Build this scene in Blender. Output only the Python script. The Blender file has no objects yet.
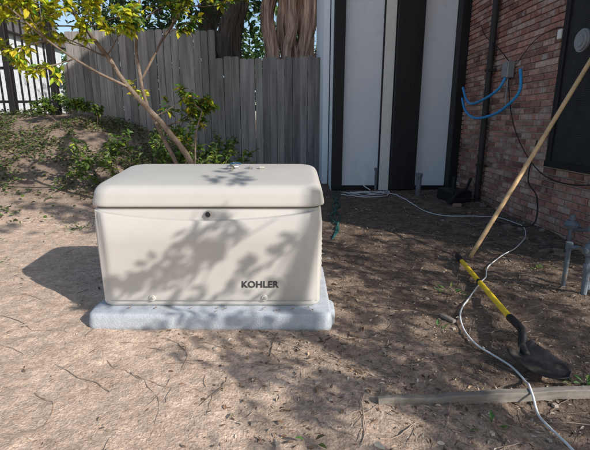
import bpy, math, random
from mathutils import Vector, Matrix, noise
random.seed(7)
R = random.random
def U(a,b): return a+(b-a)*random.random()
def ss(a,b,x):
    t=max(0,min(1,(x-a)/(b-a))); return t*t*(3-2*t)
scene=bpy.context.scene
scene.view_settings.view_transform='Standard'
scene.view_settings.look='None'
scene.view_settings.exposure=0
COL=scene.collection

# ---------------------------------------------------------------- helpers
class MB:
    def __init__(s): s.v=[]; s.f=[]; s.c=[]; s.mi=[]; s.cur=0
    def add(s,vs,fs,col=(1,1,1)):
        o=len(s.v); s.v.extend([tuple(p) for p in vs]); s.c.extend([col]*len(vs))
        for f in fs: s.f.append(tuple(i+o for i in f)); s.mi.append(s.cur)
    def box(s,c,size,rot=None,col=(1,1,1),bev=0.0):
        sx,sy,sz=[a/2 for a in size]; c=Vector(c)
        if bev<=0:
            vs=[Vector((x*sx,y*sy,z*sz)) for z in(-1,1) for y in(-1,1) for x in(-1,1)]
            fs=[(0,2,3,1),(4,5,7,6),(0,1,5,4),(2,6,7,3),(0,4,6,2),(1,3,7,5)]
        else:
            b=bev; vs=[];fs=[]
            idx={}
            for z in(-1,1):
                for y in(-1,1):
                    for x in(-1,1):
                        for k in range(3):
                            q=[x*sx,y*sy,z*sz]
                            for j in range(3):
                                if j!=k: q[j]-= b*(x,y,z)[j]
                            idx[(x,y,z,k)]=len(vs); vs.append(Vector(q))
            for k in range(3):
                a,d=[j for j in range(3) if j!=k]
                for sg in(-1,1):
                    lst=[]
                    for (p,q) in((-1,-1),(1,-1),(1,1),(-1,1)):
                        t=[0,0,0]; t[k]=sg;t[a]=p;t[d]=q
                        lst.append(idx[(t[0],t[1],t[2],k)])
                    fs.append(tuple(lst))
            for k in range(3):
                a,d=[j for j in range(3) if j!=k]
                for p in(-1,1):
                    for q in(-1,1):
                        t0=[0,0,0];t1=[0,0,0];t0[k]=-1;t1[k]=1
                        t0[a]=t1[a]=p;t0[d]=t1[d]=q
                        fs.append((idx[(*t0,a)],idx[(*t1,a)],idx[(*t1,d)],idx[(*t0,d)]))
            for x in(-1,1):
                for y in(-1,1):
                    for z in(-1,1):
                        fs.append(tuple(idx[(x,y,z,k)] for k in range(3)))
        if rot is not None: vs=[rot@p for p in vs]
        s.add([p+c for p in vs],fs,col)
    def tube(s,pts,rad,n=8,col=(1,1,1),rough=0.0,rs=3.0,caps=True):
        pts=[Vector(p) for p in pts]
        if not hasattr(rad,'__len__'): rad=[rad]*len(pts)
        vs=[];fs=[]
        t0=(pts[1]-pts[0]).normalized()
        up=Vector((0,0,1)) if abs(t0.z)<.9 else Vector((1,0,0))
        a=t0.cross(up).normalized()
        for i,p in enumerate(pts):
            if i==0:t=t0
            elif i==len(pts)-1:t=(pts[i]-pts[i-1]).normalized()
            else:t=(pts[i+1]-pts[i-1]).normalized()
            a=(a-t*a.dot(t)).normalized(); b=t.cross(a)
            for k in range(n):
                an=2*math.pi*k/n
                d=a*math.cos(an)+b*math.sin(an)
                r=rad[i]
                if rough: r*=1+rough*noise.noise(Vector((d.x*rs,d.y*rs,p.z*0.6+p.x)))
                vs.append(p+d*r)
        for i in range(len(pts)-1):
            for k in range(n):
                k2=(k+1)%n
                fs.append((i*n+k,i*n+k2,(i+1)*n+k2,(i+1)*n+k))
        if caps:
            fs.append(tuple(range(n))[::-1]); fs.append(tuple((len(pts)-1)*n+k for k in range(n)))
        s.add(vs,fs,col)
    def leaf(s,p,d,nrm,L,W,col,fold=.25):
        d=Vector(d).normalized(); nrm=Vector(nrm); w=d.cross(nrm)
        if w.length<1e-3: w=d.cross(Vector((.3,.5,.8)))
        w.normalize(); n=w.cross(d).normalized(); p=Vector(p)
        a=p; m1=p+d*L*.35-n*L*.02; m2=p+d*L*.7-n*L*.05; e=p+d*L-n*L*.13
        u=n*W*fold
        s.add([a,m1+w*W*.5+u,m2+w*W*.38+u*.7,e,m2-w*W*.38+u*.7,m1-w*W*.5+u,m1,m2],
              [(0,1,6),(1,2,7,6),(2,3,7),(0,6,5),(6,7,4,5),(7,3,4)],col)
    def obj(s,name,mats,parent=None,smooth=False):
        me=bpy.data.meshes.new(name); me.from_pydata(s.v,[],s.f)
        ca=me.color_attributes.new('Col','FLOAT_COLOR','POINT')
        flat=[]
        for c in s.c: flat.extend((c[0],c[1],c[2],1))
        ca.data.foreach_set('color',flat)
        if not isinstance(mats,(list,tuple)): mats=[mats]
        for m in mats: me.materials.append(m)
        me.polygons.foreach_set('material_index',s.mi)
        if smooth: me.polygons.foreach_set('use_smooth',[True]*len(me.polygons))
        me.update()
        o=bpy.data.objects.new(name,me); COL.objects.link(o)
        if parent: o.parent=parent
        return o
def empty(name):
    o=bpy.data.objects.new(name,None); COL.objects.link(o); return o
def smooth_path(pts,k=6):
    pts=[Vector(p) for p in pts]; out=[]
    P=[pts[0]]+pts+[pts[-1]]
    for i in range(1,len(P)-2):
        for j in range(k):
            t=j/k
            a,b,c,d=P[i-1],P[i],P[i+1],P[i+2]
            out.append(.5*((2*b)+(c-a)*t+(2*a-5*b+4*c-d)*t*t+(3*b-a-3*c+d)*t**3))
    out.append(pts[-1]); return out

def mat(name,rough=.8,base=(.5,.5,.5),vcol=False,nscale=8,namt=.25,bump=.2,bscale=60,stretch=(1,1,1),trans=0,metal=0,spec=.3,bdist=.01,second=None):
    m=bpy.data.materials.new(name); m.use_nodes=True; nt=m.node_tree; N=nt.nodes; L=nt.links
    bs=N['Principled BSDF']; bs.inputs['Roughness'].default_value=rough; bs.inputs['Metallic'].default_value=metal
    bs.inputs['Specular IOR Level'].default_value=spec
    tc=N.new('ShaderNodeTexCoord'); mp=N.new('ShaderNodeMapping'); mp.inputs['Scale'].default_value=stretch
    L.new(tc.outputs['Object'],mp.inputs[0])
    n1=N.new('ShaderNodeTexNoise'); n1.inputs['Scale'].default_value=nscale; n1.inputs['Detail'].default_value=7; n1.inputs['Roughness'].default_value=.65
    L.new(mp.outputs[0],n1.inputs['Vector'])
    mr=N.new('ShaderNodeMapRange'); mr.inputs[1].default_value=.3; mr.inputs[2].default_value=.7
    mr.inputs[3].default_value=1-namt; mr.inputs[4].default_value=1+namt
    L.new(n1.outputs[0],mr.inputs[0])
    mx=N.new('ShaderNodeMix'); mx.data_type='RGBA'; mx.blend_type='MULTIPLY'; mx.inputs[0].default_value=1
    if vcol:
        at=N.new('ShaderNodeAttribute'); at.attribute_name='Col'; src=at.outputs['Color']
        L.new(src,mx.inputs[6])
    else: mx.inputs[6].default_value=(*base,1)
    L.new(mr.outputs[0],mx.inputs[7])
    out=mx.outputs[2]
    if second:
        n3=N.new('ShaderNodeTexNoise'); n3.inputs['Scale'].default_value=second[1]; n3.inputs['Detail'].default_value=5
        L.new(mp.outputs[0],n3.inputs['Vector'])
        r3=N.new('ShaderNodeMapRange'); r3.inputs[1].default_value=second[2]; r3.inputs[2].default_value=second[3]
        L.new(n3.outputs[0],r3.inputs[0])
        m3=N.new('ShaderNodeMix'); m3.data_type='RGBA'; L.new(r3.outputs[0],m3.inputs[0]); L.new(out,m3.inputs[6]); m3.inputs[7].default_value=(*second[0],1)
        out=m3.outputs[2]
    L.new(out,bs.inputs['Base Color'])
    if bump>0:
        n2=N.new('ShaderNodeTexNoise'); n2.inputs['Scale'].default_value=bscale; n2.inputs['Detail'].default_value=6
        L.new(mp.outputs[0],n2.inputs['Vector'])
        bp=N.new('ShaderNodeBump'); bp.inputs['Strength'].default_value=bump; bp.inputs['Distance'].default_value=bdist
        L.new(n2.outputs[0],bp.inputs['Height']); L.new(bp.outputs[0],bs.inputs['Normal'])
    if trans>0:
        tr=N.new('ShaderNodeBsdfTranslucent'); L.new(out,tr.inputs[0])
        ms=N.new('ShaderNodeMixShader'); ms.inputs[0].default_value=trans
        L.new(bs.outputs[0],ms.inputs[1]); L.new(tr.outputs[0],ms.inputs[2]); L.new(ms.outputs[0],N['Material Output'].inputs[0])
    return m

# ---------------------------------------------------------------- sun / sky / camera
SV=Vector((1.07,-.85,.8)); SN=SV.normalized()
w=bpy.data.worlds.new("World"); scene.world=w; w.use_nodes=True
nt=w.node_tree; bg=nt.nodes['Background']; sky=nt.nodes.new('ShaderNodeTexSky'); sky.sky_type='NISHITA'
sky.sun_disc=False; sky.sun_elevation=math.asin(SN.z); sky.sun_rotation=math.atan2(SN.x,SN.y)
nt.links.new(sky.outputs[0],bg.inputs[0]); bg.inputs[1].default_value=.15
sl=bpy.data.lights.new('sun','SUN'); sl.energy=5.0; sl.angle=math.radians(.5); sl.color=(1,.96,.9)
so=bpy.data.objects.new('sun',sl); COL.objects.link(so); so.rotation_euler=SN.to_track_quat('Z','Y').to_euler(); so.location=(10,-8,8)
cam=bpy.data.cameras.new('camera'); co=bpy.data.objects.new('camera',cam); COL.objects.link(co)
co.location=(0,0,1.1); co.rotation_euler=(math.radians(90-13.6),0,0); cam.sensor_width=36; cam.lens=430/590*36
cam.clip_start=.05; cam.clip_end=2000; scene.camera=co

# ---------------------------------------------------------------- ground
def mound(x,y):
    return 1.25*ss(4.2,8.7,y)*ss(-.2,-4.2,x)
def gz(x,y):
    v=Vector((x,y,0))
    a=.03*noise.noise(v*.9)+.018*noise.noise(v*3.1)+.014*noise.noise(v*8)+.009*noise.noise(v*19)+.005*noise.noise(v*45)
    k=.5+.5*ss(-.5,.5,x)
    return mound(x,y)+a*k*(1 if y<12 else .3)-.012
def axis(segs):
    out=[segs[0][0]]
    for a,b,st in segs:
        n=max(1,round((b-a)/st)); out+= [a+(b-a)*(i+1)/n for i in range(n)]
    return out
xs=axis([(-400,-60,60),(-60,-12,6),(-12,-3.2,.15),(-3.2,2.7,.018),(2.7,12,1),(12,60,6),(60,400,60)])
ys=axis([(-400,-20,60),(-20,.9,2),(.9,3.2,.015),(3.2,4.8,.028),(4.8,9,.07),(9,16,.8),(16,60,6),(60,700,80)])
g=MB(); g.v=[(x,y,gz(x,y)) for y in ys for x in xs]; g.c=[(1,1,1)]*len(g.v)
nx=len(xs)
g.f=[(j*nx+i,j*nx+i+1,(j+1)*nx+i+1,(j+1)*nx+i) for j in range(len(ys)-1) for i in range(nx-1)]; g.mi=[0]*len(g.f)
gm=bpy.data.materials.new('soil'); gm.use_nodes=True; nt=gm.node_tree; N=nt.nodes; L=nt.links; bs=N['Principled BSDF']
bs.inputs['Roughness'].default_value=.95; bs.inputs['Specular IOR Level'].default_value=.1
tc=N.new('ShaderNodeTexCoord')
def nz(sc,det=6,ro=.6):
    n=N.new('ShaderNodeTexNoise'); n.inputs['Scale'].default_value=sc; n.inputs['Detail'].default_value=det; n.inputs['Roughness'].default_value=ro
    L.new(tc.outputs['Object'],n.inputs['Vector']); return n.outputs[0]
def mrg(s,a,b,c=0,d=1):
    r=N.new('ShaderNodeMapRange'); L.new(s,r.inputs[0])
    for i,q in enumerate((a,b,c,d)): r.inputs[i+1].default_value=q
    return r.outputs[0]
def mx(f,a,b,bt='MIX'):
    m=N.new('ShaderNodeMix'); m.data_type='RGBA'; m.blend_type=bt
    if isinstance(f,float): m.inputs[0].default_value=f
    else: L.new(f,m.inputs[0])
    for i,q in ((6,a),(7,b)):
        if isinstance(q,tuple): m.inputs[i].default_value=(*q,1)
        else: L.new(q,m.inputs[i])
    return m.outputs[2]
def mth(op,a,b):
    m=N.new('ShaderNodeMath'); m.operation=op
    for i,q in enumerate((a,b)):
        if isinstance(q,(int,float)): m.inputs[i].default_value=q
        else: L.new(q,m.inputs[i])
    return m.outputs[0]
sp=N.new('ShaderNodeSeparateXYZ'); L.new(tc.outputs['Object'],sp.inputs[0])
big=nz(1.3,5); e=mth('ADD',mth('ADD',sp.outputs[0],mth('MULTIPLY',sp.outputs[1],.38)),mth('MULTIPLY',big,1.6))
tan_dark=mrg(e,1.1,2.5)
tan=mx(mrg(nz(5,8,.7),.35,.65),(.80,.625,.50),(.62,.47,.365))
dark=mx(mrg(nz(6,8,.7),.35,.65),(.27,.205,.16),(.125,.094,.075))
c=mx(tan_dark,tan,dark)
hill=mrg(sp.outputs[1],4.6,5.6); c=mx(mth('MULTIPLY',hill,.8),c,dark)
c=mx(1.0,c,mx(mrg(nz(80,5,.75),.3,.7),(.55,.53,.51),(1.4,1.38,1.35)),'MULTIPLY')
c=mx(1.0,c,mx(mrg(nz(17,5,.75),.35,.65),(.78,.77,.76),(1.17,1.16,1.15)),'MULTIPLY')
vo=N.new('ShaderNodeTexVoronoi'); vo.inputs['Scale'].default_value=55; L.new(tc.outputs['Object'],vo.inputs['Vector'])
spk=mrg(vo.outputs['Distance'],.12,.2,1,0)
msk=mth('MULTIPLY',spk,mrg(nz(11,3),.52,.6))
c=mx(msk,c,(.45,.39,.32))
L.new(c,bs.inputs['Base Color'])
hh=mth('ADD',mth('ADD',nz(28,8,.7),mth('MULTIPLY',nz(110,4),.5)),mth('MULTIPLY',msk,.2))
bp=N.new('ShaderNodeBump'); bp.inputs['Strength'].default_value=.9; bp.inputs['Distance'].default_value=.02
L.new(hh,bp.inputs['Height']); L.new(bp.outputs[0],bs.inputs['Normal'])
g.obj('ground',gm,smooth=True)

# ---------------------------------------------------------------- ground litter
leafm=mat('dry_leaf',vcol=True,rough=.8,bump=0,namt=.2,trans=.15)
greenm=mat('green_leaf',vcol=True,rough=.45,bump=0,namt=.2,nscale=20,trans=.35,spec=.4)
woodm=mat('twig_bark',vcol=True,rough=.9,bump=.3,namt=.3)
def on_pad(x,y): return -1.16<x<.24 and 2.14<y<3.02
lit=MB(); pal=[(.36,.26,.16),(.24,.165,.11),(.50,.39,.27),(.16,.11,.08),(.62,.54,.43),(.3,.18,.11),(.12,.085,.06)]
n=0
while n<17000:
    x=U(-3.4,2.6);y=.9+6.1*R()**1.6
    if on_pad(x,y): continue
    dens=.06+.94*ss(-.7,.9,x+.38*y-.5)
    if y>4.6 and x<-.5: dens=.6
    dens*= .35+1.1*ss(-.2,.3,noise.noise(Vector((x*1.6,y*1.6,4))))
    if R()>dens: continue
    n+=1; a=U(0,6.28); L_=U(.008,.03)*(1 if R()<.95 else 1.9); d=(math.cos(a),math.sin(a),U(-.15,.5))
    c=random.choice(pal); k=U(.5,1.25)
    lit.leaf((x,y,gz(x,y)+.003),d,(U(-.8,.8),U(-.8,.8),1),L_,L_*U(.12,.5),tuple(q*k for q in c),fold=U(-.3,.5))
for i in range(14):
    x=U(-1.0,.15); lit.leaf((x,U(2.19,2.23),.085),(U(-1,1),U(-1,1),.1),(0,0,1),.022,.009,(.3,.2,.12))
lit.obj('fallen_leaves',leafm)
tw=MB(); n=0
while n<2200:
    x=U(-3.2,2.6);y=.9+5.5*R()**1.5
    if on_pad(x,y): continue
    if R()>.13+.87*ss(-.6,1.1,x+.38*y-.5): continue
    n+=1;a=U(0,6.28);L_=U(.02,.12) if R()<.95 else U(.2,.45); p=[];aa=a;q=Vector((x,y,0));rr=U(.0007,.0022)*(1 if L_<.2 else 1.2)
    for i in range(5):
        p.append((q.x,q.y,gz(q.x,q.y)+rr*1.2+.002)); aa+=U(-.35,.35); q+=Vector((math.cos(aa),math.sin(aa),0))*L_/4
    k=U(.6,2.1); tw.tube(p,[rr,rr,rr*.9,rr*.8,rr*.5],4,(.2*k,.155*k,.12*k))
for (x,y,a,l) in [(-.9,1.85,-.5,.7),(-.75,1.75,-1.2,.45),(-.5,2.0,-.3,.8),(-1.1,1.6,-.9,.4),(-.3,1.7,-1.7,.3),(-.2,1.95,.3,.7),(.1,1.6,.2,.6),(-1.5,2.2,-.2,.5),(-2.3,2.6,.5,.4),(.4,1.8,-.6,.6),(.55,2.4,-.1,.8),(.9,2.9,2.2,.7),(-.2,1.8,-.1,.9),(-.4,1.9,.1,.6),(-.1,1.45,.5,.5),(-.7,2.05,-.15,.9),(-.1,2.02,-.4,.7),(.2,2.1,-.2,.8),(-.9,2.02,.1,.5),(.3,1.3,.6,.5)]:
    p=[];aa=a;q=Vector((x,y,0))
    for i in range(24):
        p.append((q.x,q.y,gz(q.x,q.y)+.0015+.002*math.sin(i*1.7))); aa+=U(-.4,.4); q+=Vector((math.cos(aa),math.sin(aa),0))*l/23
    tw.tube(p,[.0028*(1-i/27) for i in range(24)],5,(.33,.25,.19))
tw.obj('fallen_twigs',woodm)
st=MB(); n=0
while n<2400:
    x=U(-3,2.6);y=.95+4.5*R()**1.5
    if on_pad(x,y): continue
    n+=1; r=U(.002,.006) if R()<.97 else U(.008,.016); k=U(.6,1.2); z=gz(x,y)+r*.2
    vs=[];nn=6
    for (zz,q) in((-.5,.7),(0,1),(.5,.65)):
        for i in range(nn):
            an=i*6.283/nn; rr=r*q*U(.8,1.2); vs.append((x+rr*math.cos(an),y+rr*math.sin(an),z+zz*r))
    fs=[(j*nn+i,j*nn+(i+1)%nn,(j+1)*nn+(i+1)%nn,(j+1)*nn+i) for j in range(2) for i in range(nn)]+[tuple(range(2*nn,3*nn))]
    st.add(vs,fs,(.40*k,.33*k,.27*k))
st.obj('pebbles',mat('stone',vcol=True,rough=.9))

iv=MB(); n=0
while n<12500:
    x=U(-8,-.9); y=U(4.3,8.6)
    d=noise.noise(Vector((x*1.1,y*1.1,1)))+.5*noise.noise(Vector((x*4,y*4,2)))
    edge=ss(-.9,-2.2,x+ (4.8-y)*.3)*ss(4.4,6.0,y)
    if R()>edge*ss(-.2,.3,d)+.015: continue
    n+=1; a=U(0,6.28); L_=U(.025,.06); k=U(.5,1.5)
    c=random.choice([(.08,.13,.035),(.06,.11,.03),(.14,.2,.045),(.1,.14,.03),(.2,.16,.07)])
    iv.leaf((x,y,gz(x,y)+U(.005,.08)),(math.cos(a),math.sin(a),U(-.3,.5)),(U(-.6,.6),U(-.9,.3),1),L_,L_*.75,tuple(q*k for q in c))
iv.obj('ivy_groundcover',greenm)
wd=MB()
for (x,y,r,n) in [(1.03,2.65,.09,26),(.78,2.15,.04,6),(1.27,1.66,.07,22),(.72,1.35,.05,8),(1.55,3.6,.06,10),(-2.4,3.3,.1,12),(-2.9,3.9,.2,30),(-1.6,3.9,.15,20),(-2.2,4.3,.3,50),(1.9,3.1,.1,14),(.05,1.3,.04,3),(2.3,5.6,.12,30),(.5,5.4,.15,12)]:
    for i in range(n):
        a=U(0,6.28);q=U(0,r); L_=U(.02,.045)
        px,py=x+q*math.cos(a),y+q*math.sin(a)
        wd.leaf((px,py,gz(px,py)+U(0,.03)),(math.cos(a),math.sin(a),U(.1,.9)),(0,0,1),L_,L_*.45,(.1*U(.7,1.6),.18*U(.7,1.3),.05))
wd.obj('weeds',greenm)

# ---------------------------------------------------------------- generator
gen=empty('standby_generator')
beige=mat('beige_painted_steel',base=(.525,.50,.462),rough=.45,namt=.06,nscale=3,bump=.05,bscale=250,bdist=.002,spec=.4,second=((.40,.36,.31),2.2,.6,.85))
dk=mat('dark_plastic',base=(.02,.02,.022),rough=.5,bump=.05)
def rrect(x0,x1,y0,y1,r,n=8):
    out=[]
    for (cx,cy,a0) in((x1-r,y0+r,-90),(x1-r,y1-r,0),(x0+r,y1-r,90),(x0+r,y0+r,180)):
        for i in range(n+1):
            a=math.radians(a0+90*i/n); out.append((cx+r*math.cos(a),cy+r*math.sin(a)))
    return out
def loft(mb,levels,X0,X1,Y0,Y1,r,capb=True,capt=True,n=8,zf=None):
    vs=[]
    for (z,ins) in levels:
        rr=min(max(.02,r-ins*.2),(Y1-Y0)/2-ins-.005)
        ring=rrect(X0+ins,X1-ins,Y0+ins,Y1-ins,rr,n)
        vs+=[(x,y,z+(zf(x,y,z) if zf else 0)) for x,y in ring]; m=len(ring)
    fs=[(j*m+i,j*m+(i+1)%m,(j+1)*m+(i+1)%m,(j+1)*m+i) for j in range(len(levels)-1) for i in range(m)]
    if capb: fs.append(tuple(range(m))[::-1])
    if capt: fs.append(tuple((len(levels)-1)*m+i for i in range(m)))
    mb.add(vs,fs)
GX0,GX1,GY0,GY1=-1.105,.155,2.25,2.915
b=MB(); loft(b,[(.078,.03),(.085,.018),(.10,.012),(.13,.012),(.4,.007),(.56,.005),(.60,.010),(.636,.013),(.646,.02)],GX0,GX1,GY0,GY1,.055,capt=True)
b.obj('housing',beige,gen,smooth=True)
b=MB(); loft(b,[(.640,.024),(.668,.024)],GX0,GX1,GY0,GY1,.05); b.obj('seam_gap_shade',dk,gen)  # dark strip stands in for the shade inside the open gap below the lid
b=MB(); lv=[(.652,.012),(.653,.002),(.656,-.004),(.664,-.006),(.68,-.004),(.712,.003)]
for i in range(1,11):
    a=math.pi/2*i/10; lv.append((.712+.050*math.sin(a),.003+.055*(1-math.cos(a))**.9))
lv+=[(.7645,.08),(.7665,.12),(.768,.165),(.769,.20),(.7695,.235)]
def lidslope(x,y,z): return ss(.68,.77,z)*.066*(y-GY0)/.64
loft(b,lv,GX0,GX1,GY0,GY1,.10,n=12,zf=lidslope); b.obj('lid',beige,gen,smooth=True)
b=MB(); nxp=70; x0,x1=GX0+.03,GX1-.03
def ptop(u): return .640-.056*math.sin(math.pi*u)**.8 if 0<u<1 else .640
vs=[]
for i in range(nxp+1):
    u=i/nxp; x=x0+(x1-x0)*u; zt=ptop(u); side=ss(0,.05,u)*ss(0,.05,1-u)
    prof=[(zt-.001,-.012),(zt,.016),(zt-.002,.028),(zt-.007,.034),(.45,.024),(.30,.017),(.16,.013),(.125,.010),(.112,.004),(.108,-.012)]
    for (z,o) in prof:
        yy=GY0+.003+ (.009)*(1-ss(.1,.63,z)) - (o*side - .006*(1-side))
        vs.append((x,yy,z))
m=10
fs=[(i*m+k,(i)*m+k+1,(i+1)*m+k+1,(i+1)*m+k) for i in range(nxp) for k in range(m-1)]
b.add(vs,fs); b.obj('front_panel',beige,gen,smooth=True)
def disc(name,x,z,y,r,t,mt,par,n=20):
    b=MB(); b.tube([(x,y,z),(x,y-t*.7,z),(x,y-t,z)],[r,r,r*.8],n); return b.obj(name,mt,par)
steel=mat('bolt_steel',base=(.45,.43,.4),rough=.4,metal=.5,bump=0,namt=.05)
disc('lock_bezel',-.465,.615,GY0+.014,.018,.020,steel,gen); disc('lock',-.465,.615,GY0-.004,.014,.007,dk,gen)
for x in(-.80,-.17): 
    disc('bolt_recess',x,.135,GY0+.004,.019,.012,beige,gen); disc('bolt',x,.135,GY0-.007,.010,.006,steel,gen,6)
tcv=bpy.data.curves.new('lettering','FONT'); tcv.body='KOHLER'; tcv.size=.052; tcv.extrude=.001; tcv.offset=.0014; tcv.space_character=1.06; tcv.align_x='CENTER'
to=bpy.data.objects.new('lettering',tcv); COL.objects.link(to); to.location=(-.195,GY0-.0062,.20); to.rotation_euler=(math.pi/2,0,0); to.parent=gen
tcv.materials.append(mat('letter_black',base=(.05,.048,.05),rough=.5,bump=0))
b=MB()
for i in range(9): b.box((GX1-.006,2.58,.2+i*.03),(.012,.4,.012),Matrix.Rotation(.5,3,'Y'))
b.obj('side_louvres',beige,gen)
pad=MB()
padm=mat('composite_pad_grey',base=(.43,.46,.50),rough=.8,namt=.16,nscale=14,bump=.35,bscale=110,second=((.38,.35,.32),5,.56,.8))
def pn(x,y,z): return .002*noise.noise(Vector((x*5,y*5,z*9)))
loft(pad,[(-.03,0),(.012,-.003),(.05,.002),(.068,.004),(.075,.009),(.078,.018)],-1.14,.205,2.155,3.0,.05,zf=pn)
loft(pad,[(-.03,0),(.03,0),(.060,.003),(.067,.012)],-1.155,-.99,2.2,2.42,.07)
loft(pad,[(-.03,0),(.03,0),(.060,.003),(.067,.012)],.07,.228,2.2,2.42,.07)
pad.obj('equipment_pad',padm,smooth=True)
fit=MB()
def lz(y): return .7695+.066*(y-GY0)/.64
def fitting(mb,x,y,a,s=1):
    zl=lz(y); d=Vector((math.cos(a),math.sin(a),0)); p=Vector((x,y,zl+.012*s))
    c1=(.5,.5,.5); c2=(.42,.38,.3)
    mb.tube([p,p+d*.025*s],.011*s,10,c1); mb.tube([p+d*.025*s,p+d*.045*s],.015*s,6,c2); mb.tube([p+d*.045*s,p+d*.075*s],.010*s,10,c1)
    mb.tube([p+d*.035*s,p+d*.035*s+Vector((0,0,.028*s))],.006*s,8,(.4,.4,.42))
fitm=mat('fitting_metal',vcol=True,rough=.4,metal=.6,bump=0)
fitting(fit,-.42,2.66,.3,.95); fitting(fit,-.36,2.70,2.6,.85); fitting(fit,-.3,2.66,-.2,.6); fitting(fit,-.39,2.60,1.2,.5)
zl=lz(2.65)
fit.tube([(-.395,2.64,zl+.035),(-.36,2.64,zl+.04),(-.33,2.63,zl+.036)],.006,6,(.1,.2,.35))
fit.tube([(-.22,2.66,zl+.010),(-.19,2.665,zl+.010)],.01,8,(.5,.48,.4))
fit.obj('pipe_fittings',fitm)

# ---------------------------------------------------------------- house
house=empty('tudor_brick_house')
WX=2.65; HT=7.0; YS=2.95
brm=mat('brick',vcol=True,rough=.9,bump=.5,bscale=90,namt=.4,nscale=25,bdist=.004,second=((.52,.45,.41),7,.55,.75))
mort=mat('mortar',base=(.58,.54,.51),rough=.95,bump=.5,bscale=120)
ymid=(YS+7)/2; ylen=7-YS
b=MB(); b.box((WX+.16,ymid,HT/2),(.3,ylen,HT+.2)); b.obj('mortar_wall',mort,house)
b=MB(); row=0; z=-.05
while z<HT:
    y=YS+(.11 if row%2 else 0)
    while y<6.98:
        k=U(.65,1.3); c=random.choice([(.42,.21,.16),(.36,.17,.13),(.45,.27,.21),(.28,.14,.115),(.48,.33,.27),(.39,.215,.17)])
        Lb=min(.205,6.99-y)
        b.box((WX-.002+U(-.003,.003),y+Lb/2,z+.0275),(.03,Lb,.055),Matrix.Rotation(U(-.006,.006),3,'X'),tuple(q*k for q in c),bev=.003)
        y+=.217
    row+=1; z+=.0685
b.obj('brick_courses',brm,house)
stucco=mat('white_stucco',base=(.86,.89,.92),rough=.9,bump=.35,bscale=45,namt=.03,nscale=2,second=((.72,.72,.70),3,.64,.88))
cream=mat('cream_stucco',base=(.85,.83,.76),rough=.9,bump=.3,bscale=45,namt=.06)
timb=mat('black_timber',base=(.018,.017,.018),rough=.55,bump=.4,bscale=30,stretch=(1,1,.12),namt=.3)
b=MB(); b.box((4.15,9.2,HT/2),(7.1,4.0,HT+.2)); b.obj('stucco_wall',stucco,house)
b=MB(); b.box((1.475,7.17,HT/2),(.16,.055,HT+.1)); b.obj('cream_panel',cream,house)
b=MB()
b.box((.69,7.15,HT/2),(.17,.12,HT),bev=.006)
b.box((1.385,7.175,HT/2),(.020,.07,HT-.1),bev=.003)
b.box((1.77,7.12,HT/2),(.40,.18,HT),bev=.008)
b.box((2.62,7.09,HT/2),(.24,.22,HT),bev=.008)
b.box((4.15,7.17,-.02),(7.08,.05,.14),bev=.005)
b.box((1.75,7.12,4.2),(2.1,.16,.25),bev=.006)
b.obj('timbers',timb,house)
b=MB(); b.box((.53,9.0,HT/2),(.10,2.6,HT)); b.obj('return_wall',stucco,house)
b=MB(); b.box((5.8,5.0,HT+.15),(6.5,4.2,.12)); b.box((4.4,9.2,HT+.3),(8.2,4.6,.12)); b.obj('roof_eaves',timb,house)
b=MB(); b.box((5.9,ymid+.05,HT/2),(6.2,ylen-.1,HT)); b.obj('rear_block',stucco,house)
pz0,pz1,py0,py1=.68,2.9,3.1,4.42
scr=mat('dark_screen',base=(.03,.03,.033),rough=.7,bump=.5,bscale=200,namt=.35)
b=MB(); b.box((WX-.045,(py0+py1)/2,(pz0+pz1)/2),(.05,py1-py0,pz1-pz0)); b.obj('screen_panel',scr,house)
b=MB()
b.box((WX-.055,py1-.03,(pz0+pz1)/2),(.08,.07,pz1-pz0+.04),bev=.004)
b.box((WX-.056,(py0+py1)/2,pz0+.0),(.08,py1-py0+.05,.06),bev=.004)
b.box((WX-.056,(py0+py1)/2,pz1+.0),(.08,py1-py0+.05,.06),bev=.004)
b.box((WX-.074,3.66,(pz0+pz1)/2),(.02,.03,pz1-pz0),bev=.003)
b.obj('screen_frame',timb,house)
b=MB(); z=pz0+.05
while z<pz1-.04:
    b.box((WX-.0715,(py0+py1)/2-.02,z),(.003,py1-py0-.1,.004)); z+=.016
b.obj('screen_mesh_wires',mat('slat_grey',base=(.05,.05,.055),rough=.6,bump=0),house)
b=MB(); greym=mat('grey_metal',base=(.33,.34,.35),rough=.5,metal=.3,bump=.1,namt=.15)
for r,t in((.10,.02),(.085,.035),(.055,.045)):
    b.tube([(WX-.07,4.12,1.80),(WX-.07-t,4.12,1.80)],r,24)
b.obj('round_vent',greym,house)
b=MB(); b.box((WX-.03,4.55,1.93),(.05,.07,.09),bev=.006); b.obj('doorbell_box',cream,house)

# ---------------------------------------------------------------- wall services
b=MB(); p=[(WX-.08,6.0,-.05),(WX-.08,6.0,1.2),(WX-.08,6.0,2.6),(WX-.08,6.0,6.6)]
b.tube(p,.042,14)
for z in(.5,1.75,3.0): b.box((WX-.06,6.0,z),(.12,.13,.03))
b.obj('downspout',mat('brown_pipe',base=(.035,.03,.03),rough=.5,bump=.1),smooth=False)
eb=empty('electrical_box')
b=MB(); b.box((WX-.065,5.5,1.70),(.09,.13,.19),bev=.008); b.obj('enclosure',greym,eb)
b=MB(); b.box((WX-.115,5.5,1.70),(.012,.11,.165),bev=.003); b.obj('cover',greym,eb)
b=MB(); b.tube([(WX-.06,5.5,1.62),(WX-.06,5.5,1.35),(WX-.05,5.5,1.28)],.010,8); b.obj('conduit',greym,eb)
bluem=mat('blue_pex',base=(.04,.32,.68),rough=.35,bump=0,namt=.05)
b=MB()
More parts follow.
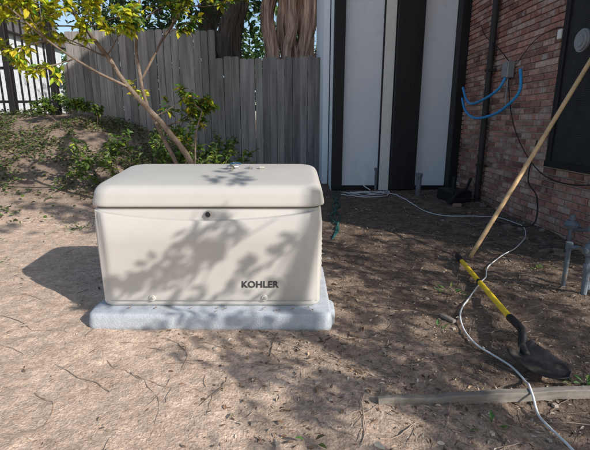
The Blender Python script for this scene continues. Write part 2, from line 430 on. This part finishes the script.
b.tube(smooth_path([(2.5,5.04,1.66),(2.5,5.0,1.43),(2.46,5.15,1.28),(2.43,5.47,1.17),(2.42,5.97,1.14),(2.45,6.4,1.25),(2.5,6.7,1.43)],8),.017,10)
b.tube(smooth_path([(2.5,6.7,1.58),(2.46,6.45,1.42),(2.43,6.15,1.33),(2.44,5.8,1.37),(2.48,5.5,1.47),(2.52,5.42,1.6)],8),.017,10)
b.obj('blue_water_tubing',bluem,smooth=True)
b=MB(); b.tube(smooth_path([(2.6,5.5,1.6),(2.55,5.3,1.3),(2.5,5.0,1.0),(2.5,4.7,.75),(2.48,4.3,.58),(2.45,3.8,.55),(2.5,3.4,.62),(2.6,3.2,.7)],8),.006,6)
b.tube(smooth_path([(2.6,4.7,.9),(2.5,4.6,.5),(2.45,4.3,.35),(2.4,4.2,.1),(2.3,4.4,.03),(2.2,4.7,.02)],8),.007,6)
b.tube(smooth_path([(2.6,6.5,2.4),(2.56,6.2,2.2),(2.56,5.8,2.0),(2.58,5.5,1.8)],8),.006,6)
b.tube(smooth_path([(2.62,5.4,1.75),(2.6,5.0,1.95),(2.6,4.6,2.0),(2.62,4.5,1.95)],8),.004,6)
b.obj('black_cable',dk,smooth=True)
gr=empty('gas_riser')
b=MB(); X,Y=1.88,2.62
galv=mat('galvanised_pipe',base=(.17,.20,.23),rough=.6,metal=.2,bump=.3,bscale=80,namt=.3,second=((.2,.13,.09),12,.55,.7))
b.tube([(X,Y,-.05),(X,Y,.42)],.019,12); b.tube([(X,Y,.42),(X,Y,.425),(X,Y,.465),(X,Y,.47)],[.024,.029,.029,.024],12); b.tube([(X,Y,.16),(X,Y,.21)],.028,8)
b.tube([(X-.045,Y,.30),(X+.05,Y,.30)],.025,10); b.tube([(X,Y,.255),(X,Y,.27),(X,Y,.33),(X,Y,.345)],[.024,.036,.036,.024],14)
b.tube(smooth_path([(X,Y,.44),(X,Y,.49),(X+.04,Y+.04,.52),(X+.16,Y+.15,.52),(X+.3,Y+.3,.52),(X+.6,Y+.6,.52),(X+.76,Y+.76,.52)],4),.018,12)
b.tube([(X+.09,Y+.10,-.05),(X+.09,Y+.10,.40)],.016,12); b.tube([(X+.09,Y+.10,.3),(X+.09,Y+.10,.35)],.026,12)
b.tube([(X-.06,Y+.12,-.05),(X-.06,Y+.12,.30)],.014,12); b.tube([(X-.06,Y+.12,.27),(X-.06,Y+.12,.32)],.022,8)
b.tube([(X-.06,Y+.12,.29),(X,Y,.30)],.014,10)
b.box((X-.055,Y-.0,.31),(.02,.10,.018),bev=.003)
b.tube([(X+.09,Y+.10,.40),(X+.05,Y+.06,.42),(X,Y,.42)],.014,10)
b.obj('pipes',galv,gr,smooth=False)
b=MB(); 
b.tube([(2.35,3.55,.0),(2.35,3.55,.24)],.016,10); b.tube([(2.35,3.55,.22),(2.35,3.55,.25),(2.35,3.55,.28)],[.05,.062,.04],20); b.tube([(2.35,3.55,.28),(2.35,3.55,.33)],.02,12)
b.tube([(2.35,3.55,.2),(2.62,3.55,.2)],.016,10); b.obj('gas_regulator',galv)
vp=MB()
vp.tube([(1.88,6.5,-.02),(1.88,6.5,.28)],.04,14); vp.tube([(1.88,6.5,.28),(1.88,6.5,.33)],.05,14)
vp.tube([(1.3,6.9,-.02),(1.3,6.9,.35)],.02,10);vp.tube([(1.3,6.9,.33),(1.3,6.9,.37)],.032,10)
vp.obj('vent_stub_pipe',galv)
vb=MB(); vb.box((2.28,6.1,.07),(.32,.4,.16),Matrix.Rotation(.2,3,'Z'),bev=.015); vb.tube([(2.3,6.2,.1),(2.3,6.2,.32)],.03,10); vb.tube(smooth_path([(2.1,5.7,.03),(2.2,5.8,.12),(2.35,5.9,.16),(2.5,6.1,.3)],6),.022,8); vb.tube([(2.05,5.65,.05),(2.3,5.75,.05)],.035,8)
vb.obj('valve_box',dk)
rb=MB()
for i in range(26):
    x=U(2.15,2.6); y=U(3.4,6.4); s_=U(.03,.08)
    rb.box((x,y,gz(x,y)+s_*.15),(s_*U(1,2),s_*U(.7,1.3),s_*.6),Matrix.Rotation(U(0,3),3,'Z')@Matrix.Rotation(U(-.4,.4),3,'X'),random.choice([(.25,.21,.17),(.18,.14,.11),(.3,.18,.13)]),bev=s_*.12)
rb.obj('rubble_stones',mat('rubble',vcol=True,rough=.9,bump=.6,namt=.3))

# ---------------------------------------------------------------- cords
def lay(pts,dz): return [(x,y,gz(x,y)+dz) for x,y in pts]
white=mat('white_cord_rubber',base=(.75,.75,.74),rough=.45,bump=0,namt=.08)
main=[(1.62,5.6),(1.65,5.24),(1.84,5.0),(2.2,5.0),(2.4,4.93),(2.43,4.5),(2.27,4.09),(1.99,3.72),(1.72,3.45),(1.51,3.19),(1.37,2.92),(1.175,2.65),(.985,2.36),(.93,2.19),(.92,1.99),(.966,1.87),(1.0,1.765),(1.0,1.65),(.968,1.57),(.944,1.47),(.94,1.363),(.946,1.255),(.95,1.1),(.97,.8)]
sp_=smooth_path([(x,y,0) for x,y in main],10)
pts=[]
for q in sp_:
    v=Vector((q.x,q.y,0))
    z=mound(q.x,q.y)+.03*noise.noise(v*.9)+.018*noise.noise(v*3.1)+.001
    z=max(z,gz(q.x,q.y)+.004)
    z+=.04*ss(1.44,1.52,q.y)*ss(1.66,1.57,q.y)
    pts.append((q.x+.004*noise.noise(q*5),q.y,z))
for _ in range(4):
    pts=[pts[0]]+[(pts[i][0],pts[i][1],(pts[i-1][2]+2*pts[i][2]+pts[i+1][2])/4+.0002) for i in range(1,len(pts)-1)]+[pts[-1]]
b=MB(); b.tube(pts,.0048,8)
b.tube([Vector(p) for p in lay([(q.x,q.y) for q in smooth_path([(.75,6.95,0),(.95,6.7,0),(1.2,6.85,0),(1.4,6.9,0),(1.35,6.6,0),(1.0,6.5,0),(.8,6.75,0),(1.1,6.95,0),(1.5,6.6,0),(1.6,6.1,0),(1.62,5.6,0)],8)],.009)],.007,8)
b.tube([Vector(p) for p in lay([(q.x,q.y) for q in smooth_path([(.7,6.6,0),(1.0,6.25,0),(1.35,6.4,0),(1.5,6.85,0),(1.2,6.7,0),(.9,6.9,0)],8)],.012)],.007,8)
b.tube(smooth_path([(1.02,7.1,.45),(1.02,7.0,.3),(1.1,6.95,.1),(1.2,6.8,.03)],6),.008,8)
b.obj('extension_cord',white,smooth=True)
b=MB(); teal=mat('teal_hose',base=(.03,.12,.11),rough=.5,bump=0)
for s_ in(0,.05,.11):
    b.tube([Vector(p) for p in lay([(q.x,q.y) for q in smooth_path([(.62+s_,7.0,0),(.55+s_,6.3,0),(.60-s_,5.6,0),(.42+s_,5.0,0),(.46,4.4+s_,0),(.36,4.0,0)],8)],.012)],.007,8)
b.obj('garden_hose',teal,smooth=True)

# ---------------------------------------------------------------- tools
b=MB(); a0=Vector((1.45,3.4,.0)); a1=Vector((2.575,3.82,1.80))
polem=mat('ash_handle',base=(.66,.44,.23),rough=.5,bump=.15,bscale=40,namt=.2,nscale=14,spec=.4)
b.tube([a0.lerp(a1,i/12) for i in range(13)],[.016]+[.018]*11+[.014],14)
b.obj('wooden_pole',polem,smooth=True)
sh=empty('shovel')
yel=mat('yellow_fibreglass',base=(.9,.62,.03),rough=.35,bump=0,namt=.1,spec=.5,second=((.5,.38,.15),18,.62,.78))
A=Vector((1.335,3.37,gz(1.335,3.37)+.03)); B=Vector((1.17,2.12,.055))
b=MB(); b.tube([A.lerp(B,.10),A.lerp(B,.48)],.0165,14); b.tube([A.lerp(B,.51),A.lerp(B,.97)],.0165,14); b.obj('handle',yel,sh,smooth=False)
b=MB(); b.tube([A.lerp(B,t) for t in(-.02,-.01,.03,.09,.11)],[.012,.021,.023,.021,.019],14); b.tube([A.lerp(B,.48),A.lerp(B,.51)],.0168,14)
b.obj('grip',dk,sh)
blk=mat('black_steel',base=(.028,.028,.031),rough=.5,metal=.3,bump=.25,bscale=60,namt=.4,second=((.13,.10,.08),9,.52,.68))
b=MB(); b.tube(smooth_path([A.lerp(B,.96),(1.155,2.02,.07),(1.12,1.93,.075),(1.085,1.86,.055),(1.075,1.80,.04)],6),[.021]*8+[.020]*8+[.019]*8+[.012],14)
b.obj('socket',blk,sh,smooth=True)
b=MB(); ax=Vector((.105,-.19,-.018)).normalized(); wv=Vector((.85,.5,.03)).normalized(); wv=(wv-ax*wv.dot(ax)).normalized(); nb=wv.cross(ax)
if nb.z<0: nb=-nb
org=Vector((1.055,1.84,.048)); nu,nv=14,12; vs=[]
for i in range(nu+1):
    t=i/nu; Lb=.24*t
    wdt=.10*(1 if t<.45 else math.sqrt(max(0,1-((t-.45)/.55)**2.2)))*(.92+.08*ss(0,.2,t))
    for j in range(nv+1):
        s_=-1+2*j/nv
        vs.append(org+ax*Lb+wv*wdt*s_+nb*(.022*s_*s_*(1-.5*t)-.022*math.sin(t*math.pi*.9)*.6+ (.014 if i==0 else 0)))
fs=[(i*(nv+1)+j,i*(nv+1)+j+1,(i+1)*(nv+1)+j+1,(i+1)*(nv+1)+j) for i in range(nu) for j in range(nv)]
b.add(vs,fs); bo=b.obj('blade',blk,sh,smooth=True)
md=bo.modifiers.new('thick','SOLIDIFY'); md.thickness=.003
b=MB(); wb=mat('weathered_board',base=(.27,.24,.205),rough=.9,bump=.9,bscale=25,stretch=(.15,1,1),namt=.5,nscale=10,second=((.11,.09,.075),5,.5,.72))
P0=Vector((.33,1.50,0)); P1=Vector((1.60,1.60,0)); ang=math.atan2(.10,1.27)
n_=60; vs=[]
for i in range(n_+1):
    t=i/n_; c_=P0.lerp(P1,t); hw=.016*(1 if t>.05 else .7); zt=.031+.006*noise.noise(Vector((t*9,0,0)))
    d=Vector((-math.sin(ang),math.cos(ang),0)); k=.005*noise.noise(Vector((t*8,3,0)))
    for (s_,z) in((-1,-.01),(-1,zt-.005),(-.8,zt),(.8,zt),(1,zt-.005),(1,-.01)):
        q=c_+d*(hw*s_+k+.003*noise.noise(Vector((t*40,s_*3,z*50)))); vs.append((q.x,q.y,z+.002*noise.noise(Vector((t*50,s_*5,1)))))
fs=[(i*6+j,i*6+(j+1)%6,(i+1)*6+(j+1)%6,(i+1)*6+j) for i in range(n_) for j in range(6)]+[(0,1,2,3,4,5),tuple(n_*6+j for j in range(5,-1,-1))]
b.add(vs,fs); b.obj('wooden_board',wb)
b=MB(); b.box((.88,2.28,gz(.88,2.28)+.008),(.028,.10,.016),Matrix.Rotation(.5,3,'Z'),bev=.002); b.obj('wood_offcut',wb)

# ---------------------------------------------------------------- fences
fm=mat('weathered_fence_wood',vcol=True,rough=.92,bump=.7,bscale=30,stretch=(1,1,.08),namt=.45,nscale=12,bdist=.006)
fn=empty('wooden_fence'); b=MB()
x=-4.32
def ftop(x): return 2.75 if x<-1.62 else 2.27
while x<.5:
    wdt=U(.125,.145); zt=ftop(x)+U(-.03,.03); zb=gz(x,8.65)-.05
    k=U(.7,1.25); c=(.25*k,.235*k*U(.95,1.02),.215*k)
    yv=8.65+U(-.006,.006); e=.02; xl,xr=x,x+wdt
    tl=U(-.006,.006)
    out=[(xl,zb),(xr,zb),(xr+tl,zt-e),(xr-e+tl,zt),(xl+e+tl,zt),(xl+tl,zt-e)]
    vs=[(a,yv,z) for a,z in out]+[(a,yv+.02,z) for a,z in out]; m=6
    b.add(vs,[tuple(range(6)),tuple(range(11,5,-1))]+[(i,(i+1)%6+0,(i+1)%6+6,i+6)[::-1] for i in range(6)],c)
    x+=wdt+U(.003,.012)
b.obj('pickets',fm,fn)
b=MB()
for xx in(-4.37,-3.2,-1.62,.0): b.box((xx,8.73,1.1),(.1,.1,2.1),col=(.2,.18,.16))
for (xa,xb,z) in((-4.3,-1.62,2.4),(-4.3,-1.62,1.5),(-1.6,.5,2.0),(-1.6,.5,.6)): b.box(((xa+xb)/2,8.70,z),(xb-xa,.05,.09),col=(.2,.18,.16))
b.obj('rails_and_posts',fm,fn)
mf=MB(); irn=mat('black_iron',base=(.015,.013,.013),rough=.5,bump=.1)
x=-8.6
while x<-4.5:
    mf.box((x,8.4,2.35),(.026,.026,2.5)); x+=.125
for z in(1.45,2.05,3.45): mf.box((-6.5,8.4,z),(4.2,.03,.05))
for xx in(-5.3,-4.48,-8.6): mf.box((xx,8.4,2.3),(.11,.11,2.8),bev=.005)
mf.obj('iron_railing',irn)

# ---------------------------------------------------------------- trees
def grow(mb,lf,p,d,L,r,depth,leafcb,bend=.35,col=(.16,.12,.09)):
    pts=[Vector(p)]; dd=Vector(d).normalized(); n_=5
    for i in range(n_):
        dd=(dd+Vector((U(-1,1),U(-1,1),U(-.7,1)))*bend/n_*1.5).normalized(); pts.append(pts[-1]+dd*L/n_)
    mb.tube(pts,[r*(1-.45*i/n_) for i in range(n_+1)],6 if depth<2 else 4,col,caps=False)
    if depth==0:
        leafcb(lf,pts,dd); return
    for k in range(random.choice([2,3,3])):
        q=pts[random.choice([2,3,4,5])]; nd=(dd+Vector((U(-1,1),U(-1,1),U(-.6,.8)))*.9).normalized()
        grow(mb,lf,q,nd,L*U(.55,.8),r*.5,depth-1,leafcb,bend,col)
    grow(mb,lf,pts[-1],dd,L*.7,r*.55,depth-1,leafcb,bend,col)
yt=empty('yellow_leaf_tree'); tb=MB(); lf=MB()
def yleaf(lf,pts,dd):
    for q in range(15):
        i=random.randrange(len(pts)-1); p=pts[i].lerp(pts[i+1],R())
        d=(dd*.5+Vector((U(-1,1),U(-1,1),U(-.9,.3)))).normalized(); L_=U(.05,.10)
        if R()<.78: c=(.58*U(.75,1.15),.58*U(.8,1.1),.04)
        else: c=(.16*U(.7,1.3),.27*U(.7,1.2),.03)
        if p.x>-1.45 or p.z<1.35:
            if R()<.7: c=(.10*U(.7,1.4),.18*U(.7,1.3),.03)
        lf.leaf(p,d,(U(-.7,.7),U(-.9,.2),1),L_,L_*.5,c)
def limb(pts,r0,r1):
    P=smooth_path(pts,5); n_=len(P)
    P=[p+Vector((.012*noise.noise(p*6),.012*noise.noise(p*6+Vector((5,5,5))),0)) for p in P]
    tb.tube(P,[r0+(r1-r0)*i/(n_-1) for i in range(n_)],10,(.20,.15,.115),rough=.45)
limb([(-.98,4.5,-.05),(-1.02,4.5,.4),(-1.12,4.5,.75),(-1.36,4.45,1.10),(-1.62,4.4,1.42),(-1.80,4.4,1.70),(-1.96,4.35,1.95),(-2.15,4.3,2.25),(-2.3,4.2,2.7)],.034,.011)
limb([(-1.02,4.55,-.05),(-1.2,4.6,.5),(-1.36,4.65,.85),(-1.55,4.7,1.25),(-1.60,4.7,1.55),(-1.65,4.8,2.0),(-1.5,4.8,2.6)],.026,.010)
limb([(-1.62,4.4,1.42),(-1.9,4.2,1.58),(-2.2,4.1,1.8),(-2.45,4.0,2.05)],.014,.007)
limb([(-1.6,4.7,1.5),(-1.35,4.7,1.9),(-1.1,4.6,2.2),(-.9,4.6,2.5)],.013,.006)
limb([(-1.05,4.5,.6),(-1.0,4.45,.95),(-.92,4.4,1.2)],.010,.005)
for (p,d,L_,dp) in [((-1.8,4.4,1.7),(-.6,-.2,.1),.34,2),((-1.96,4.35,1.95),(-.5,-.3,0),.36,2),((-2.15,4.3,2.25),(-.4,0,.4),.4,2),((-2.15,4.3,2.2),(.5,-.3,.1),.36,2),((-1.96,4.35,1.95),(.6,-.2,.1),.34,2),((-2.2,4.1,1.8),(-.7,0,-.1),.3,2),((-2.45,4,2.05),(-.4,0,.1),.3,2),((-1.8,4.4,1.72),(.5,-.3,.2),.3,2),
   ((-2.0,4.15,1.65),(-.3,-.2,-.2),.26,1),((-2.2,4.1,1.8),(0,-.3,.2),.28,2),((-1.9,4.3,1.85),(0,-.4,.2),.3,2),((-2.05,4.3,2.1),(-.6,-.3,0),.34,2),
   ((-1.65,4.8,2.0),(.4,0,.3),.4,2),((-1.5,4.8,2.5),(.3,0,.2),.4,2),((-1.1,4.6,2.2),(.6,0,0),.34,2),((-1.35,4.7,1.9),(.2,-.2,.1),.32,2),((-2.3,4.2,2.6),(-.3,0,.2),.45,2),((-2.0,4.3,2.3),(0,-.2,.5),.45,2),((-1.2,4.6,2.05),(.3,-.2,.3),.3,2),
   ((-1.36,4.65,.85),(.4,.1,.5),.3,1),((-1.2,4.6,.6),(.3,.3,.5),.35,2),((-1.4,4.45,1.15),(.5,0,.2),.25,1),((-1.5,4.7,1.2),(-.5,.3,.3),.28,1),((-.92,4.4,1.2),(-.2,0,.2),.2,1),((-1.3,4.5,1.05),(.3,.2,.1),.25,2)]:
    grow(tb,lf,p,d,L_,.008,dp,yleaf,.5)
tb.obj('trunk_and_branches',mat('smooth_bark',vcol=True,rough=.85,bump=.8,bscale=50,namt=.5),yt,smooth=True)
lf.obj('leaves',greenm,yt)
sh_b=MB(); shl=MB()
def gleaf(lf,pts,dd):
    for q in range(14):
        i=random.randrange(len(pts)-1); p=pts[i].lerp(pts[i+1],R()); L_=U(.05,.09); k=U(.6,1.4)
        c=(.09*k,.16*k,.03) if R()<.75 else (.24*k,.31*k,.05)
        lf.leaf(p,(U(-1,1),U(-1,1),U(-.6,.6)),(U(-.7,.7),U(-.9,.2),1),L_,L_*.5,c)
for i in range(15):
    p=(U(-2.6,-.8),U(5.3,6.3),0); p=(p[0],p[1],gz(p[0],p[1])); grow(sh_b,shl,p,(U(-.5,.5),U(-.3,.3),1),U(.32,.5),.010,2,gleaf,.5)
sr=empty('shrub'); sh_b.obj('stems',woodm,sr); shl.obj('leaves',greenm,sr)
sh_b=MB(); shl=MB()
for i in range(6):
    x=U(-4.4,-2.4);y=U(7.6,8.4); grow(sh_b,shl,(x,y,gz(x,y)),(U(-.6,.6),U(-.3,.1),.8),U(.15,.24),.008,2,gleaf,.5)
sr=empty('shrub.001'); sh_b.obj('stems',woodm,sr); shl.obj('leaves',greenm,sr)
bark=mat('shaggy_bark',vcol=True,rough=.95,bump=1.0,bscale=14,stretch=(1.6,1.6,.10),namt=.8,nscale=9,bdist=.06)
def bigtree(name,stems,col,foliage):
    e_=empty(name); b=MB()
    for (x0,y0,x1,y1,r0,r1,zt) in stems:
        n_=30; pts=[]; kc=U(.75,1.3)
        for i in range(n_+1):
            t=i/n_; pts.append((x0+(x1-x0)*t+.14*noise.noise(Vector((x0*3,t*7,1)))*(1+2*t),y0+(y1-y0)*t+.1*noise.noise(Vector((x0*3,t*5,9))),.0+zt*t))
        b.tube(pts,[r0+(r1-r0)*(i/n_)**.7 for i in range(n_+1)],26,tuple(c*kc for c in col),rough=.7,rs=5)
    b.obj('trunk',bark,e_,smooth=True)
    lf=MB()
    for (cx,cy,cz,rx,ry,rz,n_,ls) in foliage:
        cl=[(U(-1,1),U(-1,1),U(-1,1)) for _ in range(max(4,n_//60))]
        for _ in range(n_):
            a=random.choice(cl); v=Vector((random.gauss(a[0],.16),random.gauss(a[1],.16),random.gauss(a[2],.16)))
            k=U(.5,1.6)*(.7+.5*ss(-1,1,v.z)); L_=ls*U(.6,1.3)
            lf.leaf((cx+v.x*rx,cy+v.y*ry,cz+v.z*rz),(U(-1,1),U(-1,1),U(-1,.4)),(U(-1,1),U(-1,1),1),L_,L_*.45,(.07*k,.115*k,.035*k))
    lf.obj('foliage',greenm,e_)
bigtree('cypress_tree',[(-.65,11.3,-.55,11.3,.22,.13,7),(-.4,11.1,-.05,11.5,.22,.13,7),(-.1,11.3,-.5,11.3,.2,.12,7),(.15,11.3,.45,11.3,.22,.14,7),(.45,11.2,.0,11.1,.22,.12,6.5),(-.5,11.0,.3,11.2,.13,.1,6),(.25,11.0,-.3,11.1,.13,.08,6),(.6,11.2,.7,11.2,.16,.1,6),(-.2,10.9,-.1,11.0,.14,.09,6)],(.66,.44,.32),
   [(0,11.5,7,3,2.5,1.6,2200,.2)])
bigtree('dark_trunk_tree',[(-1.45,10.8,-1.35,10.9,.27,.20,7.5),(-2.35,12.5,-2.1,12.5,.28,.2,7)],(.13,.10,.075),
   [(-2.5,12.5,5.2,2.6,1.6,1.5,2400,.2),(-4.2,12.6,3.6,1.3,1,1.0,1600,.16)])
dt=MB()
for (cx,cy,cz,rx,ry,rz,n_,ls) in [(-9,22,2.0,5,2.5,1.4,2600,.35),(-1,20,3.2,5,2,2.2,3200,.35),(-22,32,3.5,9,3,3,2500,.6),(8,24,4,8,3,4,1500,.5),(-3.6,16,2.6,2.6,1.5,1.6,2600,.25)]:
    cl=[(U(-1,1),U(-1,1),U(-1,1)) for _ in range(26)]
    for _ in range(n_):
        a=random.choice(cl); v=[random.gauss(q,.2) for q in a]; k=U(.5,1.6); L_=ls*U(.6,1.3)
        dt.leaf((cx+v[0]*rx,cy+v[1]*ry,max(.2,cz+v[2]*rz)),(U(-1,1),U(-1,1),U(-1,.4)),(U(-1,1),U(-1,1),1),L_,L_*.5,(.07*k,.12*k,.035*k))
dt.obj('distant_trees',greenm)
nh=empty('neighbour_house'); b=MB(); b.box((-14.5,19,2.2),(7,5,4.4)); b.obj('walls',mat('pale_siding',base=(.6,.62,.64),rough=.8,bump=.1),nh)
b=MB(); b.add([(-18.3,16.2,4.4),(-10.7,16.2,4.4),(-10.7,21.8,4.4),(-18.3,21.8,4.4),(-18.3,19,6.2),(-10.7,19,6.2)],[(0,1,5,4),(2,3,4,5),(0,4,3),(1,2,5),(0,3,2,1)]); b.obj('roof',mat('roof_shingle',base=(.12,.11,.11),bump=.4),nh)
b=MB(); gl=mat('window_glass',base=(.05,.07,.09),rough=.1,bump=0,spec=.6)
for xx in(-16.5,-14.5,-12.5): b.box((xx,16.48,2.6),(1,.06,1.3),bev=.01)
b.obj('windows',gl,nh)

# ---------------------------------------------------------------- shade tree beside the camera (right, behind)
stree=empty('shade_tree'); b=MB()
def in_gen(gx,gy):
    for i in range(0,17):
        z=.05*i+.03
        x=gx+SV.x/SV.z*z; y=gy+SV.y/SV.z*z
        if GX0-.05<x<GX1+.03 and GY0-.03<y<GY1+.05: return True
    return False
lf=MB(); n=0; tries=0
while n<7600 and tries<400000:
    tries+=1
    gx=U(-1.1,2.4); gy=U(.7,5.0)
    bx=-.85+(2.1-gy)*.82+.22*noise.noise(Vector((gx*2,gy*2,5)))
    if gy>2.1: bx=-.9
    if gx<bx or in_gen(gx,gy): continue
    if gy>YS+.8*(WX-gx)+.3: continue
    dn=noise.noise(Vector((gx*3.2,gy*3.2,2.5)))+.8*noise.noise(Vector((gx*9,gy*9,7)))
    thr=ss(bx,bx+.2,gx)
    if dn>.12 or R()>thr*.8+.2: continue
    h=U(1.7,2.5)
    if gy>3.2: h+=.8
    p=Vector((gx,gy,0))+SV*(h/SV.z)
    if p.y>1.2: continue
    n+=1; L_=U(.045,.09)
    lf.leaf(p,(U(-1,1),U(-1,1),U(-1,.3)),(U(-1,1),U(-1,1),1),L_,L_*.42,(.07*U(.6,1.4),.12*U(.6,1.4),.03))
n=0
while n<3600:
    gx=U(-7.5,-1.2); gy=U(4.3,8.2)
    ok=True
    for z in(1.5,1.8,2.1,2.4,2.7):
        x=gx+SV.x/SV.z*z; y=gy+SV.y/SV.z*z
        if -3.2<x<-.8 and 3.6<y<5.2: ok=False
    if not ok: 
        if R()<.9: continue
    dn=noise.noise(Vector((gx*1.6,gy*1.6,12.5)))+.6*noise.noise(Vector((gx*5,gy*5,7)))
    if dn>.12: continue
    h=U(3.6,5.2); p=Vector((gx,gy,mound(gx,gy)))+SV*(h/SV.z)
    n+=1; L_=U(.1,.17)
    lf.leaf(p,(U(-1,1),U(-1,1),U(-1,.3)),(U(-1,1),U(-1,1),1),L_,L_*.5,(.07*U(.6,1.4),.12*U(.6,1.4),.03))
def spray(x,z,ang,length,nl,yp=2.24):
    h=U(1.6,1.85); base=Vector((x,yp,z))+SV*(h/SV.z)
    d=Vector((math.cos(ang),-.25,math.sin(ang))).normalized(); pts=[base+d*length*i/6+Vector((0,0,-.02*i*i*.2)) for i in range(7)]
    b.tube(pts,.003,5,(.15,.1,.07))
    for i in range(nl):
        t=U(.05,1); p=base+d*length*t; sg=random.choice((-1,1)); a=ang+sg*U(.3,1.0)
        L_=U(.08,.13); lf.leaf(p,(math.cos(a),U(-.3,.3),math.sin(a)),SN+Vector((U(-.4,.4),U(-.4,.4),U(-.4,.4))),L_,L_*.24,(.08,.14,.03),fold=.1)
for (x,z,a,l,k) in [(-.12,.58,3.6,.5,14),(-.25,.50,3.4,.5,15),(-.05,.40,3.5,.45,13),(-.45,.56,3.9,.4,12),(-.4,.36,3.3,.5,15),(-.2,.30,3.6,.5,14),(-.62,.42,3.5,.35,11),(-.55,.25,3.2,.4,11),(-.35,.62,4.4,.3,9),(.05,.25,3.3,.3,7),(-.7,.30,3.3,.3,9),(.08,.55,3.9,.22,6),(-.4,.5,4.1,.4,12),(-.3,.64,4.0,.3,9),(-.35,.7,4.2,.3,10),(-.5,.66,4.3,.25,7),(.05,.45,3.4,.3,7)]:
    spray(x,z,a,l,k)
for (x,y,a) in [(-.42,2.5,2.9),(-.36,2.42,3.8),(-.4,2.6,3),(-.3,2.36,3)]:
    h=1.8; base=Vector((x,y,.79))+SV*(h/SV.z)
    for i in range(7):
        q=base+Vector((U(-.08,.08),U(-.08,.08),U(-.05,.05))); lf.leaf(q,(U(-1,1),U(-1,1),0),SN,U(.07,.11),.024,(.08,.14,.03))
lf.obj('leaves',greenm,stree)
root=Vector((5.2,-2.6,-.05))
P=smooth_path([root,(5.1,-2.5,1.0),(4.9,-2.2,2.0),(4.9,-1.9,3.0),(5.0,-1.6,4.4)],5)
b.tube(P,[.16-.11*i/(len(P)-1) for i in range(len(P))],12,(.2,.15,.11),rough=.3)
for q in [(4.4,-.2,2.6),(5.0,.3,2.9),(4.9,-.8,2.4),(5.6,-.5,4.0),(5.2,.6,3.0)]:
    b.tube(smooth_path([(4.95,-2.1,2.2),(4.9,-1.3,2.5),q],5),[.035-.003*i for i in range(11)],7,(.2,.15,.11))
b.obj('trunk_and_branches',woodm,stree,smooth=True)
